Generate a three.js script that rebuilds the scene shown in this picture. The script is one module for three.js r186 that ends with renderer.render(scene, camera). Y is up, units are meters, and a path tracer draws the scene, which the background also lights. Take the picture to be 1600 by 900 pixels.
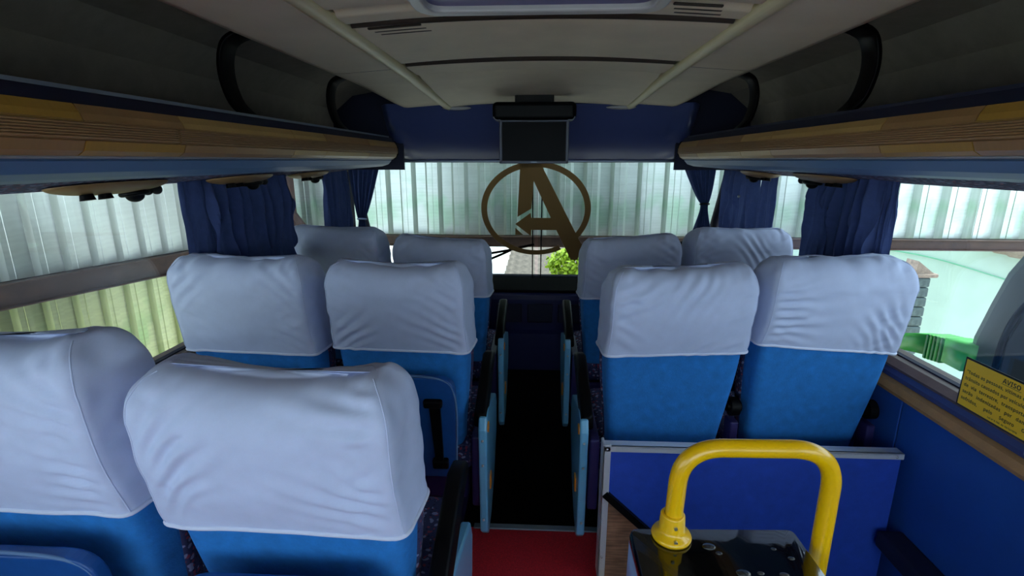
import * as THREE from 'three';
import { RoundedBoxGeometry } from 'three/addons/geometries/RoundedBoxGeometry.js';
import { mergeGeometries, mergeVertices, toCreasedNormals } from 'three/addons/utils/BufferGeometryUtils.js';
import { SimplexNoise } from 'three/addons/math/SimplexNoise.js';

// ------------------------------------------------------------------ camera, sky, sun, exposure
const scene = new THREE.Scene();
const camera = new THREE.PerspectiveCamera(59.34, 16 / 9, 0.05, 200);
camera.position.set(0, 1.5, 0);
camera.rotation.order = 'YXZ';
camera.rotation.set(-0.247953, 0.049045, 0);
scene.add(camera);

scene.background = new THREE.Color().setRGB(0.81, 0.93, 1.16);
scene.backgroundIntensity = 2.0;

const sun = new THREE.DirectionalLight(0xfff3df, 2.4);       // hazy, high, from ahead and to the side
sun.position.set(9, 16, -9);
sun.target.position.set(0, 0, -6);
sun.castShadow = true;
sun.shadow.radius = 14;
sun.shadow.mapSize.set(2048, 2048);
Object.assign(sun.shadow.camera, { left: -16, right: 16, top: 16, bottom: -16, near: 1, far: 60 });
scene.add(sun, sun.target);

const renderer = new THREE.WebGLRenderer({ antialias: true });
renderer.toneMapping = THREE.LinearToneMapping;
renderer.toneMappingExposure = 1.9;
renderer.shadowMap.enabled = true;

// ------------------------------------------------------------------ helpers
let seed = 7;
const rnd = () => { seed = (seed * 1664525 + 1013904223) >>> 0; return seed / 4294967296; };
const simplex = new SimplexNoise({ random: rnd });
const V = (x, y, z) => new THREE.Vector3(x, y, z);
const lerp = (a, b, t) => a + (b - a) * t;
const clamp = (v, a = 0, b = 1) => Math.min(b, Math.max(a, v));
const smooth = (a, b, v) => { const t = clamp((v - a) / (b - a)); return t * t * (3 - 2 * t); };

const taken = {};
function numbered(name) {
  const n = taken[name] = (taken[name] ?? -1) + 1;
  return n ? name + '_' + String(n).padStart(3, '0') : name;
}
function tag(o, label, category, group, kind) {
  o.userData.label = label; o.userData.category = category;
  if (group) o.userData.group = group;
  if (kind) o.userData.kind = kind;
  return o;
}
function thing(name, label, category, pos = [0, 0, 0], turn = 0, group, kind) {
  const g = new THREE.Group(); g.name = numbered(name); scene.add(g);
  g.position.set(...pos); g.rotation.y = turn;
  return tag(g, label, category, group, kind);
}
function part(name, geos, mat, parent, label) {
  const list = Array.isArray(geos) ? geos : [geos];
  const g = list.length === 1 ? list[0] : mergeGeometries(list.map((q) => {
    const c = q.index ? q.toNonIndexed() : q.clone();
    for (const k of Object.keys(c.attributes)) if (!['position', 'normal', 'uv'].includes(k)) c.deleteAttribute(k);
    return c;
  }));
  const m = new THREE.Mesh(g, mat);
  m.name = parent ? name : numbered(name);
  m.castShadow = m.receiveShadow = true;
  (parent ?? scene).add(m);
  if (label) m.userData.label = label;
  return m;
}
const box = (x0, x1, y0, y1, z0, z1) => {
  const g = new THREE.BoxGeometry(Math.abs(x1 - x0), Math.abs(y1 - y0), Math.abs(z1 - z0));
  metreUV(g);
  return g.translate((x0 + x1) / 2, (y0 + y1) / 2, (z0 + z1) / 2);
};
const rbox = (x0, x1, y0, y1, z0, z1, r = 0.01, seg = 3) => {
  const g = new RoundedBoxGeometry(x1 - x0, y1 - y0, z1 - z0, seg, Math.min(r, (x1 - x0) / 2.01, (y1 - y0) / 2.01, (z1 - z0) / 2.01));
  metreUV(g);
  return g.translate((x0 + x1) / 2, (y0 + y1) / 2, (z0 + z1) / 2);
};
function metreUV(g) {
  const p = g.attributes.position, n = g.attributes.normal, uv = new Float32Array(p.count * 2);
  for (let i = 0; i < p.count; i++) {
    const ax = Math.abs(n.getX(i)), ay = Math.abs(n.getY(i)), az = Math.abs(n.getZ(i));
    const [a, b] = ay >= ax && ay >= az ? [p.getX(i), p.getZ(i)] : ax >= az ? [p.getZ(i), p.getY(i)] : [p.getX(i), p.getY(i)];
    uv[2 * i] = a; uv[2 * i + 1] = b;
  }
  g.setAttribute('uv', new THREE.BufferAttribute(uv, 2));
  return g;
}
const tube = (pts, r, seg = 40, rad = 12, closed = false) => new THREE.TubeGeometry(new THREE.CatmullRomCurve3(pts.map((p) => V(...p)), closed, 'centripetal'), seg, r, rad, closed);
// closed polygon [[a, b], ...] pushed along an axis; axis 'z': (x, y) profile, axis 'x': (z, y) profile
function prism(poly, from, to, axis = 'z', bevel = 0) {
  const s = new THREE.Shape(poly.map(([a, b]) => new THREE.Vector2(axis === 'x' ? -a : a, b)));
  const len = Math.abs(to - from);
  const g = new THREE.ExtrudeGeometry(s, { depth: len - 2 * bevel, bevelEnabled: bevel > 0, bevelThickness: bevel, bevelSize: bevel, bevelOffset: -bevel, bevelSegments: 2, steps: 1 });
  g.translate(0, 0, bevel + Math.min(from, to));
  if (axis === 'x') g.applyMatrix4(new THREE.Matrix4().set(0, 0, 1, 0, 0, 1, 0, 0, -1, 0, 0, 0, 0, 0, 0, 1));
  g.computeVertexNormals();
  return metreUV(g);
}
// band: open polyline given a thickness to become a closed profile
function band(pts, t) {
  const n = pts.length, off = pts.map((p, i) => {
    const a = pts[Math.max(0, i - 1)], b = pts[Math.min(n - 1, i + 1)], dx = b[0] - a[0], dy = b[1] - a[1], l = Math.hypot(dx, dy) || 1;
    return [p[0] - dy / l * t, p[1] + dx / l * t];
  });
  return [...pts, ...off.reverse()];
}
// rings of equal length -> skin; caps optional
function loft(rings, cap0 = true, cap1 = true) {
  const n = rings[0].length, pos = [], uv = [], idx = [];
  rings.forEach((r, j) => { let d = 0; r.forEach((p, i) => { pos.push(...p); if (i) d += Math.hypot(p[0] - r[i - 1][0], p[1] - r[i - 1][1], p[2] - r[i - 1][2]); uv.push(d, p[1]); }); });
  for (let j = 0; j + 1 < rings.length; j++) for (let i = 0; i < n; i++) {
    const a = j * n + i, b = j * n + (i + 1) % n, c = a + n, d = b + n;
    idx.push(a, b, d, a, d, c);
  }
  const cap = (j, flip) => {
    const c = pos.length / 3, m = [0, 1, 2].map((k) => rings[j].reduce((s, p) => s + p[k], 0) / n);
    pos.push(...m); uv.push(m[0], m[2]);
    for (let i = 0; i < n; i++) { const a = j * n + i, b = j * n + (i + 1) % n; flip ? idx.push(b, a, c) : idx.push(a, b, c); }
  };
  if (cap0) cap(0, true);
  if (cap1) cap(rings.length - 1, false);
  const g = new THREE.BufferGeometry();
  g.setAttribute('position', new THREE.Float32BufferAttribute(pos, 3));
  g.setAttribute('uv', new THREE.Float32BufferAttribute(uv, 2));
  g.setIndex(idx); g.computeVertexNormals();
  return g;
}
function grid(f, nu, nv) {
  const pos = [], uv = [], idx = [];
  for (let j = 0; j <= nv; j++) for (let i = 0; i <= nu; i++) { const p = f(i / nu, j / nv); pos.push(p[0], p[1], p[2]); uv.push(p[3] ?? i / nu, p[4] ?? j / nv); }
  for (let j = 0; j < nv; j++) for (let i = 0; i < nu; i++) { const a = j * (nu + 1) + i, b = a + 1, c = a + nu + 1, d = c + 1; idx.push(a, b, d, a, d, c); }
  const g = new THREE.BufferGeometry();
  g.setAttribute('position', new THREE.Float32BufferAttribute(pos, 3));
  g.setAttribute('uv', new THREE.Float32BufferAttribute(uv, 2));
  g.setIndex(idx); g.computeVertexNormals();
  return g;
}
// rounded polygon in (x, z): corners with radius, edge subdivisions
function roundPoly(pts, rad, edgeN, arcN = 5) {
  const out = [], n = pts.length;
  const cut = pts.map((p, i) => {
    const a = pts[(i + n - 1) % n], b = pts[(i + 1) % n];
    const u = new THREE.Vector2(a[0] - p[0], a[1] - p[1]).normalize(), w = new THREE.Vector2(b[0] - p[0], b[1] - p[1]).normalize();
    return { s: [p[0] + u.x * rad[i], p[1] + u.y * rad[i]], e: [p[0] + w.x * rad[i], p[1] + w.y * rad[i]], p };
  });
  for (let i = 0; i < n; i++) {
    const c = cut[i], d = cut[(i + 1) % n];
    for (let k = 0; k <= arcN; k++) { const t = k / arcN, m = 1 - t; out.push([m * m * c.s[0] + 2 * m * t * c.p[0] + t * t * c.e[0], m * m * c.s[1] + 2 * m * t * c.p[1] + t * t * c.e[1]]); }
    for (let k = 1; k < edgeN[i]; k++) { const t = k / edgeN[i]; out.push([lerp(c.e[0], d.s[0], t), lerp(c.e[1], d.s[1], t)]); }
  }
  return out;
}

// ------------------------------------------------------------------ procedural textures and materials
function noiseTex(size, fn, srgb = true, rep = 1) {
  const d = new Uint8Array(size * size * 4);
  for (let y = 0; y < size; y++) for (let x = 0; x < size; x++) {
    const c = fn(x / size, y / size), o = 4 * (y * size + x);
    d[o] = clamp(c[0]) * 255; d[o + 1] = clamp(c[1]) * 255; d[o + 2] = clamp(c[2]) * 255; d[o + 3] = 255;
  }
  const t = new THREE.DataTexture(d, size, size);
  t.wrapS = t.wrapT = THREE.RepeatWrapping; t.magFilter = THREE.LinearFilter; t.minFilter = THREE.LinearMipmapLinearFilter; t.generateMipmaps = true;
  t.repeat.set(rep, rep);
  if (srgb) t.colorSpace = THREE.SRGBColorSpace;
  t.needsUpdate = true;
  return t;
}
// tileable fractal noise
function tn(u, v, f, s = 0) {
  const a = Math.PI * 2, r = f / a;
  return simplex.noise4d(Math.cos(u * a) * r + s, Math.sin(u * a) * r, Math.cos(v * a) * r - s, Math.sin(v * a) * r);
}
const fbm = (u, v, f, s = 0) => 0.55 * tn(u, v, f, s) + 0.3 * tn(u, v, f * 2.3, s + 9) + 0.15 * tn(u, v, f * 5.1, s + 17);
const hex = (h) => [(h >> 16 & 255) / 255, (h >> 8 & 255) / 255, (h & 255) / 255];
const vary = (h, amt, f, rep, size = 256, s = 0) => { const c = hex(h); return noiseTex(size, (u, v) => { const k = 1 + amt * fbm(u, v, f, s) + amt * 0.4 * (rnd() - 0.5); return c.map((q) => q * k); }, true, rep); };
const bumpNoise = (f, rep, size = 256, s = 3) => noiseTex(size, (u, v) => { const k = 0.5 + 0.4 * fbm(u, v, f, s); return [k, k, k]; }, false, rep);
const std = (color, rough, extra = {}) => new THREE.MeshStandardMaterial({ color, roughness: rough, side: THREE.DoubleSide, ...extra });
const phys = (color, rough, extra = {}) => new THREE.MeshPhysicalMaterial({ color, roughness: rough, side: THREE.DoubleSide, ...extra });

const M = {};
M.cover = phys(0xd9dcea, 0.75, { map: vary(0xc6d0ec, 0.03, 5, 3), sheen: 0.2, sheenRoughness: 0.5 });
M.cover.color.set(0xffffff);
M.hem = std(0xd8def2, 0.7);
M.velvet = phys(0xffffff, 0.85, { map: vary(0x2078c4, 0.12, 9, 2.2, 512), sheen: 0.5, sheenRoughness: 0.4, sheenColor: new THREE.Color(0x2f86d0), bumpMap: bumpNoise(40, 3), bumpScale: 0.0012 });
M.speckle = std(0xffffff, 0.9, { map: noiseTex(256, (u, v) => { const a = tn(u, v, 14, 1), b = tn(u, v, 19, 40), c = tn(u, v, 24, 80); return a > 0.38 ? hex(0x7f86ac) : b > 0.42 ? hex(0x84344c) : c > 0.35 ? hex(0x16163a) : hex(0x2a3058); }, true, 3) });
M.trayBlue = std(0xffffff, 0.42, { map: vary(0x164f93, 0.08, 6, 3) });
M.black = phys(0x09090b, 0.45, { specularIntensity: 0.25 });
M.blackMatte = std(0x09090b, 0.8);
M.blackGloss = phys(0x050508, 0.08, { clearcoat: 1, clearcoatRoughness: 0.03, bumpMap: bumpNoise(5, 2), bumpScale: 0.0012 });
M.sidePanel = phys(0x6fb6dc, 0.35, { clearcoat: 0.4 });
M.purple = std(0x2a2358, 0.5);
M.screw = std(0xc9c9c9, 0.3, { metalness: 0.9 });
M.orange = std(0xe08a1c, 0.4);
M.ceiling = std(0xffffff, 0.7, { map: vary(0xd2c6ae, 0.05, 4, 1.1, 512) });
M.ceilingStrip = std(0xffffff, 0.45, { map: vary(0xd0c69c, 0.1, 9, 2) });
M.jointDark = std(0x2a2019, 0.8);
M.compartment = std(0xffffff, 0.95, { map: vary(0x857e72, 0.08, 6, 2) });
M.navyGloss = phys(0x454f7e, 0.34, { specularIntensity: 0.4, clearcoat: 0.3, clearcoatRoughness: 0.12 });
M.navy = std(0x0e1330, 0.7);
M.navyDash = std(0x10164a, 0.5);
M.rackBlue = std(0x5a7ba4, 0.5);
const wood = (h, s) => noiseTex(256, (u, v) => { const c = hex(h), k = 1 + 0.04 * tn(u, v, 3, s) + 0.02 * simplex.noise(u * 60 + s, v * 3); return c.map((q) => q * k); }, true, 2);
M.woodYellow = std(0xffffff, 0.42, { map: wood(0xae8434, 1) });
M.woodBrown = std(0xffffff, 0.42, { map: wood(0xa27a4c, 5) });
M.woodPale = std(0xffffff, 0.4, { map: wood(0xb89356, 9) });
M.rib = std(0xab865c, 0.42);
M.greyStrip = std(0x77808c, 0.35, { metalness: 0.3 });
M.alu = std(0xe4e6ea, 0.42, { metalness: 0.35, bumpMap: bumpNoise(30, 4), bumpScale: 0.0003 });
M.partitionBlue = std(0xffffff, 0.55, { map: vary(0x2a52c4, 0.07, 8, 2), bumpMap: bumpNoise(60, 4), bumpScale: 0.0008 });
M.wallBlue = std(0xffffff, 0.5, { map: vary(0x2253a8, 0.06, 5, 1) });
M.plywood = std(0xffffff, 0.7, { map: noiseTex(256, (u, v) => { const k = 1 + 0.25 * fbm(u, v, 5, 2) + 0.15 * simplex.noise(u * 4, v * 50); return hex(0x9a7054).map((q) => q * k); }, true, 2) });
M.yellow = phys(0xffc400, 0.3, { clearcoat: 0.5, clearcoatRoughness: 0.1 });
M.carpet = std(0xffffff, 1, { map: vary(0xc41c2c, 0.25, 40, 3, 512), bumpMap: bumpNoise(80, 5), bumpScale: 0.004 });
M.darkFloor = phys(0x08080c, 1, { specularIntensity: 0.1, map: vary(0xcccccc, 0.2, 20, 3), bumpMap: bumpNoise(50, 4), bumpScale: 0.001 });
M.curtain = phys(0xffffff, 0.95, { map: vary(0x42507c, 0.08, 10, 3), transmission: 0.22, thickness: 0, specularIntensity: 0.2 });
M.tie = std(0x8f9cc0, 0.8);
M.tan = std(0x8a6a44, 0.5);
M.trimTan = std(0xffffff, 0.6, { map: vary(0xb98a58, 0.1, 8, 2) });
M.sillBrown = std(0xffffff, 0.4, { map: vary(0x6a5654, 0.12, 6, 2) });
M.glass = phys(0xffffff, 0.0, { transmission: 1, thickness: 0, ior: 1.5, color: 0xf4fbf8 });
M.emblem = std(0x9a7846, 0.6);
M.tvFrame = std(0x4a4e5c, 0.45);
M.screenOff = phys(0x030304, 0.4, { specularIntensity: 0.15 });
M.hatchGlass = phys(0x6a6496, 0.4, { map: vary(0xf0f0ff, 0.15, 4, 2) });
M.hatchFrame = std(0xa9a9ac, 0.4);
M.rubber = phys(0x0c0c0f, 0.9, { specularIntensity: 0.15 });
// outdoors
const streak = (h, amt, s, greenGlowStain) => noiseTex(512, (u, v) => { const k = 1 + amt * simplex.noise(u * 3 + s, v * 60) + amt * 0.7 * fbm(u, v, 5, s), c = hex(h), g = greenGlowStain ? clamp(fbm(u, v, 3, s + 30) * 1.2) * 0.25 : 0; return [c[0] * k * (1 - g), c[1] * k * (1 - g * 0.35), c[2] * k * (1 - g * 0.9)]; }, true, 0.5);
M.sheet = std(0xffffff, 0.38, { metalness: 0.75, map: streak(0xe6e8e4, 0.02, 2, false) });
M.sheetFront = std(0xffffff, 0.38, { metalness: 0.75, map: streak(0xd2dad4, 0.03, 6, true) });  // green patches put foliage light on the sheets into the colour
M.sheetOlive = std(0xffffff, 0.4, { metalness: 0.65, map: streak(0xd0d4a4, 0.04, 12, true) });
M.steel = std(0xffffff, 0.6, { map: vary(0x5a4238, 0.2, 8, 1) });
M.ground = std(0xffffff, 0.95, { map: vary(0xd6d0c4, 0.15, 8, 0.4, 512) });
M.mint = std(0xffffff, 0.85, { map: vary(0xb2c9bc, 0.04, 4, 0.5, 512) });
M.mintTrim = std(0x6fb592, 0.8);
M.whiteWall = std(0xf4f4f0, 0.8);
M.tile = std(0xffffff, 0.85, { map: vary(0xa08c80, 0.25, 7, 2) });
M.greyRoof = std(0xffffff, 0.85, { map: vary(0x5e564c, 0.3, 9, 0.8) });
M.slate = std(0xffffff, 0.8, { map: vary(0x5c6a6a, 0.25, 9, 2) });
M.busGrey = phys(0x596468, 0.4);
M.busGlass = phys(0x3c464c, 0.06, { clearcoat: 1 });
M.green = phys(0x3fc04a, 0.4);
M.greenDark = phys(0x1c9242, 0.4);
M.leaf = std(0x86a01c, 0.7); M.leaf2 = std(0x5c8428, 0.7);
M.twig = std(0x6a5c48, 0.9);

// ------------------------------------------------------------------ coach shell (x right, -z towards the windscreen)
const WX = 1.25, ZF = -3.45, ZR = 1.7;
{
  // floor: carpeted aisle, front part with its shade painted black, stairwell opening on one side
  const f = thing('floor', 'red carpeted coach floor with front aisle shade painted black and stair opening', 'floor', [0, 0, 0], 0, null, 'structure');
  part('carpet', [box(-1.31, 0.26, -0.06, 0, -1.81, ZR), box(0.26, 1.31, -0.06, 0, 0.5, ZR), box(0.26, 1.31, -0.06, 0, -1.81, -1.6)], M.carpet, f, 'worn red carpet');
  part('front_aisle_shade', box(-1.31, 1.31, -0.06, 0.0, -3.95, -1.815), M.darkFloor, f, 'front aisle floor with its shade painted black');  // shade of the front aisle put into a near-black floor colour
  part('threshold_strip', rbox(-0.25, 0.3, -0.004, 0.006, -1.83, -1.8, 0.004), M.greyStrip, f, 'thin metal threshold strip');
  part('stair_nosing', rbox(0.245, 0.275, -0.05, 0.006, -1.56, 0.5, 0.006), M.yellow, f, 'yellow edge strip');
  // stairwell below the floor
  part('stair_side', box(0.2, 0.26, -1.2, -0.06, -1.62, 0.56), M.wallBlue, f);
  part('stair_end', [box(0.26, 1.31, -1.2, -0.06, -1.64, -1.6), box(0.26, 1.31, -1.2, -0.06, 0.5, 0.56)], M.wallBlue, f);
  for (let i = 0; i < 4; i++) part('step', rbox(0.27, 1.25, -1.2, -0.2 - i * 0.23, 0.26 - i * 0.24, 0.5 - i * 0.24, 0.01), M.darkFloor, f);
  part('stair_landing', box(0.2, 1.31, -1.26, -1.2, -1.64, 0.56), M.darkFloor, f);
}
// side walls with window openings
const sideWin = [[-3.42, -2.12], [-1.96, -0.55], [-0.42, 0.62], [0.75, 1.55]];
const WB = 0.83, WT = 1.425;
function sideWall(s) {
  const w = thing(s < 0 ? 'wall_left' : 'wall_right', s < 0 ? 'blue coach side wall facing the long corrugated fence' : 'blue coach side wall with tan trim beside the stairwell', 'wall', [s * 0.02, 0, 0], 0, null, 'structure');
  const X = (a, b) => [Math.min(s * a, s * b), Math.max(s * a, s * b)];
  const B = (a, b, y0, y1, z0, z1) => box(...X(a, b), y0, y1, z0, z1);
  part('outer_skin', [B(1.27, 1.31, -1.26, WB, -4.0, ZR + 0.06), B(1.27, 1.31, WT, 2.0, -3.5, ZR + 0.06)], M.navy, w);
  const cuts = [-3.98, -3.0, -2.3, -1.66, -0.9, 0.0, 0.9, ZR];
  for (let i = 0; i + 1 < cuts.length; i++) part('lower_panel', rbox(...X(1.25, 1.272), s > 0 && cuts[i] > -1.7 && cuts[i] < 0.5 ? -1.2 : 0.0, 0.7, cuts[i] + 0.003, cuts[i + 1] - 0.003, 0.003), M.wallBlue, w);
  part('window_trim', [prism(band([[s * 1.262, 0.7], [s * 1.228, 0.706], [s * 1.222, 0.72], [s * 1.226, 0.745], [s * 1.25, 0.757]], s > 0 ? -0.004 : 0.004), -3.95, ZR)], M.trimTan, w, 'tan padded trim below the window');
  part('sill_channel', prism([[s * 1.27, 0.757], [s * 1.235, 0.757], [s * 1.23, 0.775], [s * 1.238, 0.795], [s * 1.27, 0.8]], -3.95, ZR), M.navyGloss, w);
  part('window_sill', prism([[s * 1.31, 0.8], [s * 1.226, 0.797], [s * 1.224, 0.806], [s * 1.25, 0.822], [s * 1.31, 0.834]], -3.95, ZR), M.sillBrown, w, 'dark brown plastic sill');
  const posts = [[-3.5, -3.42], [-2.12, -1.96], [-0.55, -0.42], [0.62, 0.75], [1.55, ZR + 0.06]];
  for (const [a, b] of posts) part('pillar', rbox(...X(1.25, 1.312), WB, WT, a, b, 0.006), M.navy, w);
  part('upper_panel', B(1.25, 1.272, WT, 1.96, -3.5, ZR), M.compartment, w);
  if (s > 0) part('stair_ledge', rbox(1.165, 1.252, 0.2, 0.262, -1.55, 0.45, 0.012), M.navy, w, 'dark ledge along the stairwell');
  part('latch', rbox(...X(1.215, 1.24), 0.775, 0.79, -1.2, -1.175, 0.004), M.greyStrip, w);
}
sideWall(-1); sideWall(1);
let winNo = 0;
for (const s of [-1, 1]) sideWin.forEach(([a, b], i) => {
  const near = ['foremost', 'second', 'third', 'rearmost'][i];
  const w = thing('window_' + (++winNo), `${near} long side window of the coach ${s < 0 ? 'facing the corrugated fence' : 'on the stairwell side'}`, 'window', [s * 1.31, 0, 0], 0, null, 'structure');
  part('pane', box(-0.003, 0.003, WB - 0.005, WT + 0.005, a - 0.005, b + 0.005), M.glass, w);
});
// roof, rear end
{
  const c = thing('ceiling', 'beige panelled coach ceiling with long side strips', 'ceiling', [0, 0, 0], 0, null, 'structure');
  part('roof_skin', box(-1.31, 1.31, 1.96, 2.0, -3.5, ZR + 0.06), M.navy, c);
  const arch = (x) => 1.846 - 0.022 * (x / 0.5) ** 2;
  const prof = (z) => -0.034 * smooth(2.1, 3.06, -z);
  const cuts = [ZR, 0.4, -0.1, -1.385, -1.93, -2.16, -2.86];
  // opening for the roof hatch between -0.75 and -1.27
  const panel = (z0, z1, x0 = -0.49, x1 = 0.49) => {
    const top = grid((u, v) => { const x = lerp(x0, x1, u), z = lerp(z0, z1, v), e = Math.min(v, 1 - v) * Math.abs(z1 - z0); return [x, arch(x) + prof(z) + 0.011 * (1 - smooth(0, 0.025, e)), z, x, z]; }, 16, 14);
    const back = grid((u, v) => { const x = lerp(x0, x1, u), z = lerp(z0, z1, v); return [x, arch(x) + prof(z) + 0.02, z, x, z]; }, 4, 4);
    return [top, back];
  };
  for (const [a, b] of [[ZR, 0.4], [0.4, -0.1]]) part('ceiling_panel', panel(a, b - 0.004 + 0.008), M.ceiling, c);
  part('ceiling_panel', [...panel(-0.104, -0.72), ...panel(-0.72, -1.27, -0.49, -0.26), ...panel(-0.72, -1.27, 0.26, 0.49), ...panel(-1.27, -1.377)], M.ceiling, c);
  part('ceiling_panel', panel(-1.395, -1.922), M.ceiling, c);
  part('ceiling_panel', panel(-1.944, -2.158), M.ceiling, c);
  part('ceiling_panel', panel(-2.162, -3.06), M.ceiling, c);
  for (const z of [-1.386, -1.933]) part('joint_gasket', grid((u, v) => { const x = lerp(-0.475, 0.475, u), a = v * Math.PI; return [x, arch(x) + 0.009 - (0.011 + 0.004 * (1 - (x / 0.475) ** 2)) * Math.sin(a), z + 0.012 * Math.cos(a), x, v]; }, 24, 8), M.jointDark, c, 'dark sagging joint strip');
  part('joint_backing', [box(-0.475, 0.475, 1.857, 1.867, ZR, -0.72), box(-0.475, 0.475, 1.857, 1.867, -1.27, -2.3)], M.jointDark, c);
  const onArch = (g, xm) => { const p = g.attributes.position, m = arch(xm), sl = -0.044 * xm / 0.25; for (let i = 0; i < p.count; i++) p.setY(i, p.getY(i) + (p.getX(i) - xm) * sl); return g; };
  for (const [x0, x1, z] of [[-0.445, -0.305, -1.42], [0.3, 0.41, -1.27]]) for (let k = 0; k < 3; k++) part('vent_slot', onArch(rbox(x0 + k * 0.008, x1 + k * 0.008, arch((x0 + x1) / 2 + k * 0.008) - 0.001, arch((x0 + x1) / 2 + k * 0.008) + 0.004, z - k * 0.03 - 0.005, z - k * 0.03 + 0.005, 0.002), (x0 + x1) / 2 + k * 0.008), M.jointDark, c);
  for (const s of [-1, 1]) {
    // long strip that bends down and in at its front end
    const path = [[0.503, 1.822, ZR], [0.503, 1.822, 0], [0.503, 1.822, -1.2], [0.505, 1.818, -1.9], [0.512, 1.81, -2.4], [0.518, 1.8, -2.8], [0.515, 1.79, -3.06]];
    const cv = new THREE.CatmullRomCurve3(path.map(([x, y, z]) => V(s * x, y, z)), false, 'centripetal');
    const sec = [[-0.026, 0.016], [-0.024, 0.0], [-0.017, -0.008], [0, -0.012], [0.017, -0.008], [0.024, 0.0], [0.026, 0.016]];
    part('ceiling_strip', loft(Array.from({ length: 50 }, (_, i) => { const p = cv.getPoint(i / 49); return sec.map(([a, b]) => [p.x + a, p.y + b, p.z]); })), M.ceilingStrip, c, 'pale moulded strip');
    part('strip_foot', new THREE.SphereGeometry(1, 20, 12).scale(0.085, 0.012, 0.05).translate(s * 0.47, 1.79, -3.06), M.hatchFrame, c);
    for (const [a, b] of [[ZR, -0.3], [-0.3, -1.98], [-1.986, -3.02]]) part('side_ceiling_panel', grid((u, v) => { const x = lerp(0.515, 0.79, u), z = lerp(a, b, v); return [s * x, 1.826 - 0.02 * u - 0.02 * smooth(2.2, 3.0, -z) + 0.05 * smooth(0.9, 1, u), z, x, z]; }, 12, 10), M.ceiling, c);
  }
}
{
  const w = thing('wall_back', 'unseen rear end of the coach with a wide rear window added for light', 'wall', [0, 0, 0], 0, null, 'structure');
  part('lower_panel', box(-1.31, 1.31, -1.26, 0.55, ZR, ZR + 0.06), M.wallBlue, w);
  part('upper_panel', box(-1.31, 1.31, 1.72, 2.0, ZR, ZR + 0.06), M.wallBlue, w);
  part('corner_post', box(-1.31, -1.2, 0.55, 1.72, ZR, ZR + 0.06), M.navy, w);
  part('corner_post', box(1.2, 1.31, 0.55, 1.72, ZR, ZR + 0.06), M.navy, w);
  part('pane', box(-1.2, 1.2, 0.55, 1.72, ZR + 0.03, ZR + 0.036), M.glass, w);  // unseen rear window, added at full width to light the seat backs
}
// front: header, windscreen, dash
const WS0 = V(0, 1.49, -3.45), WSD = V(0, 0.577 - 1.49, -3.92 + 3.45).normalize(), WSL = 1.027;
const onWS = (x, v, off = 0) => { const p = WS0.clone().addScaledVector(WSD, v); const n = V(0, -WSD.z, WSD.y).normalize(); return [x, p.y + n.y * -off * Math.sign(n.z || 1) * 1, p.z + n.z * -off * Math.sign(n.z || 1) * 1]; };
{
  const w = thing('wall_front', 'glossy navy header and dash around the coach windscreen', 'wall', [0, 0, 0], 0, null, 'structure');
  // convex header moulding that rounds off at its ends
  const hc = new THREE.CatmullRomCurve3([V(0, 1.81, -3.05), V(0, 1.74, -3.1), V(0, 1.66, -3.17), V(0, 1.58, -3.27), V(0, 1.492, -3.43)], false, 'centripetal'), hz = (t) => { const p = hc.getPoint(t); return [p.y, p.z]; };
  part('header_moulding', grid((u, v) => {
    const half = 0.95, x = lerp(-half, half, u), [y, z] = hz(v), e = clamp((Math.abs(x) - (half - 0.1)) / 0.1);
    const lump = 0.04 * Math.exp(-(((Math.abs(x) - 0.86) / 0.05) ** 2)) * (1 - smooth(0.35, 0.75, v)) + 0.012 * Math.exp(-(((Math.abs(x) - 0.8) / 0.025) ** 2)) * Math.exp(-(((v - 0.45) / 0.12) ** 2)) + 0.006 * simplex.noise(x * 14, v * 5) * smooth(0.7, 0.9, Math.abs(x));
    return [x, y, z - 0.2 * (1 - Math.sqrt(Math.max(0, 1 - e * e))) + lump * (1 - e * e), x, v];
  }, 140, 40), M.navyGloss, w, 'glossy navy moulding');
  part('header_recess', [box(-1.27, 1.27, 1.5, 1.97, -3.5, -3.46), box(-1.27, -0.84, 1.44, 1.97, -3.26, -3.24), box(0.84, 1.27, 1.44, 1.97, -3.26, -3.24), box(-0.86, 0.86, 1.8, 1.97, -3.12, -3.1)], M.navy, w);
  part('header_edge', rbox(-1.25, 1.25, 1.484, 1.5, -3.47, -3.42, 0.005), M.greyStrip, w);
  // dash
  const dash = [[-3.96, 0.575], [-3.55, 0.575], [-3.5, 0.56], [-3.49, 0.53], [-3.5, 0.3], [-3.47, 0.28], [-3.47, 0], [-3.96, 0]];
  part('dash_panel', prism(dash, -1.25, 1.25, 'x'), M.navyDash, w, 'dark blue dash below the windscreen');
  part('dash_ledge', rbox(-1.25, 1.25, 0.572, 0.592, -3.95, -3.53, 0.008), M.rubber, w);
  for (const [a, b] of [[-0.28, -0.1], [-0.06, 0.12], [0.16, 0.34]]) part('dash_pocket', rbox(a, b, 0.36, 0.5, -3.5, -3.484, 0.012), M.navy, w);
  part('lower_skin', box(-1.31, 1.31, -1.26, 0.6, -4.02, -3.96), M.navy, w);
  for (const s of [-1, 1]) part('corner_pillar', tube([onWS(s * 1.27, -0.02), onWS(s * 1.27, 0.5), onWS(s * 1.27, 1.04)], 0.035, 8), M.navy, w);
}
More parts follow.
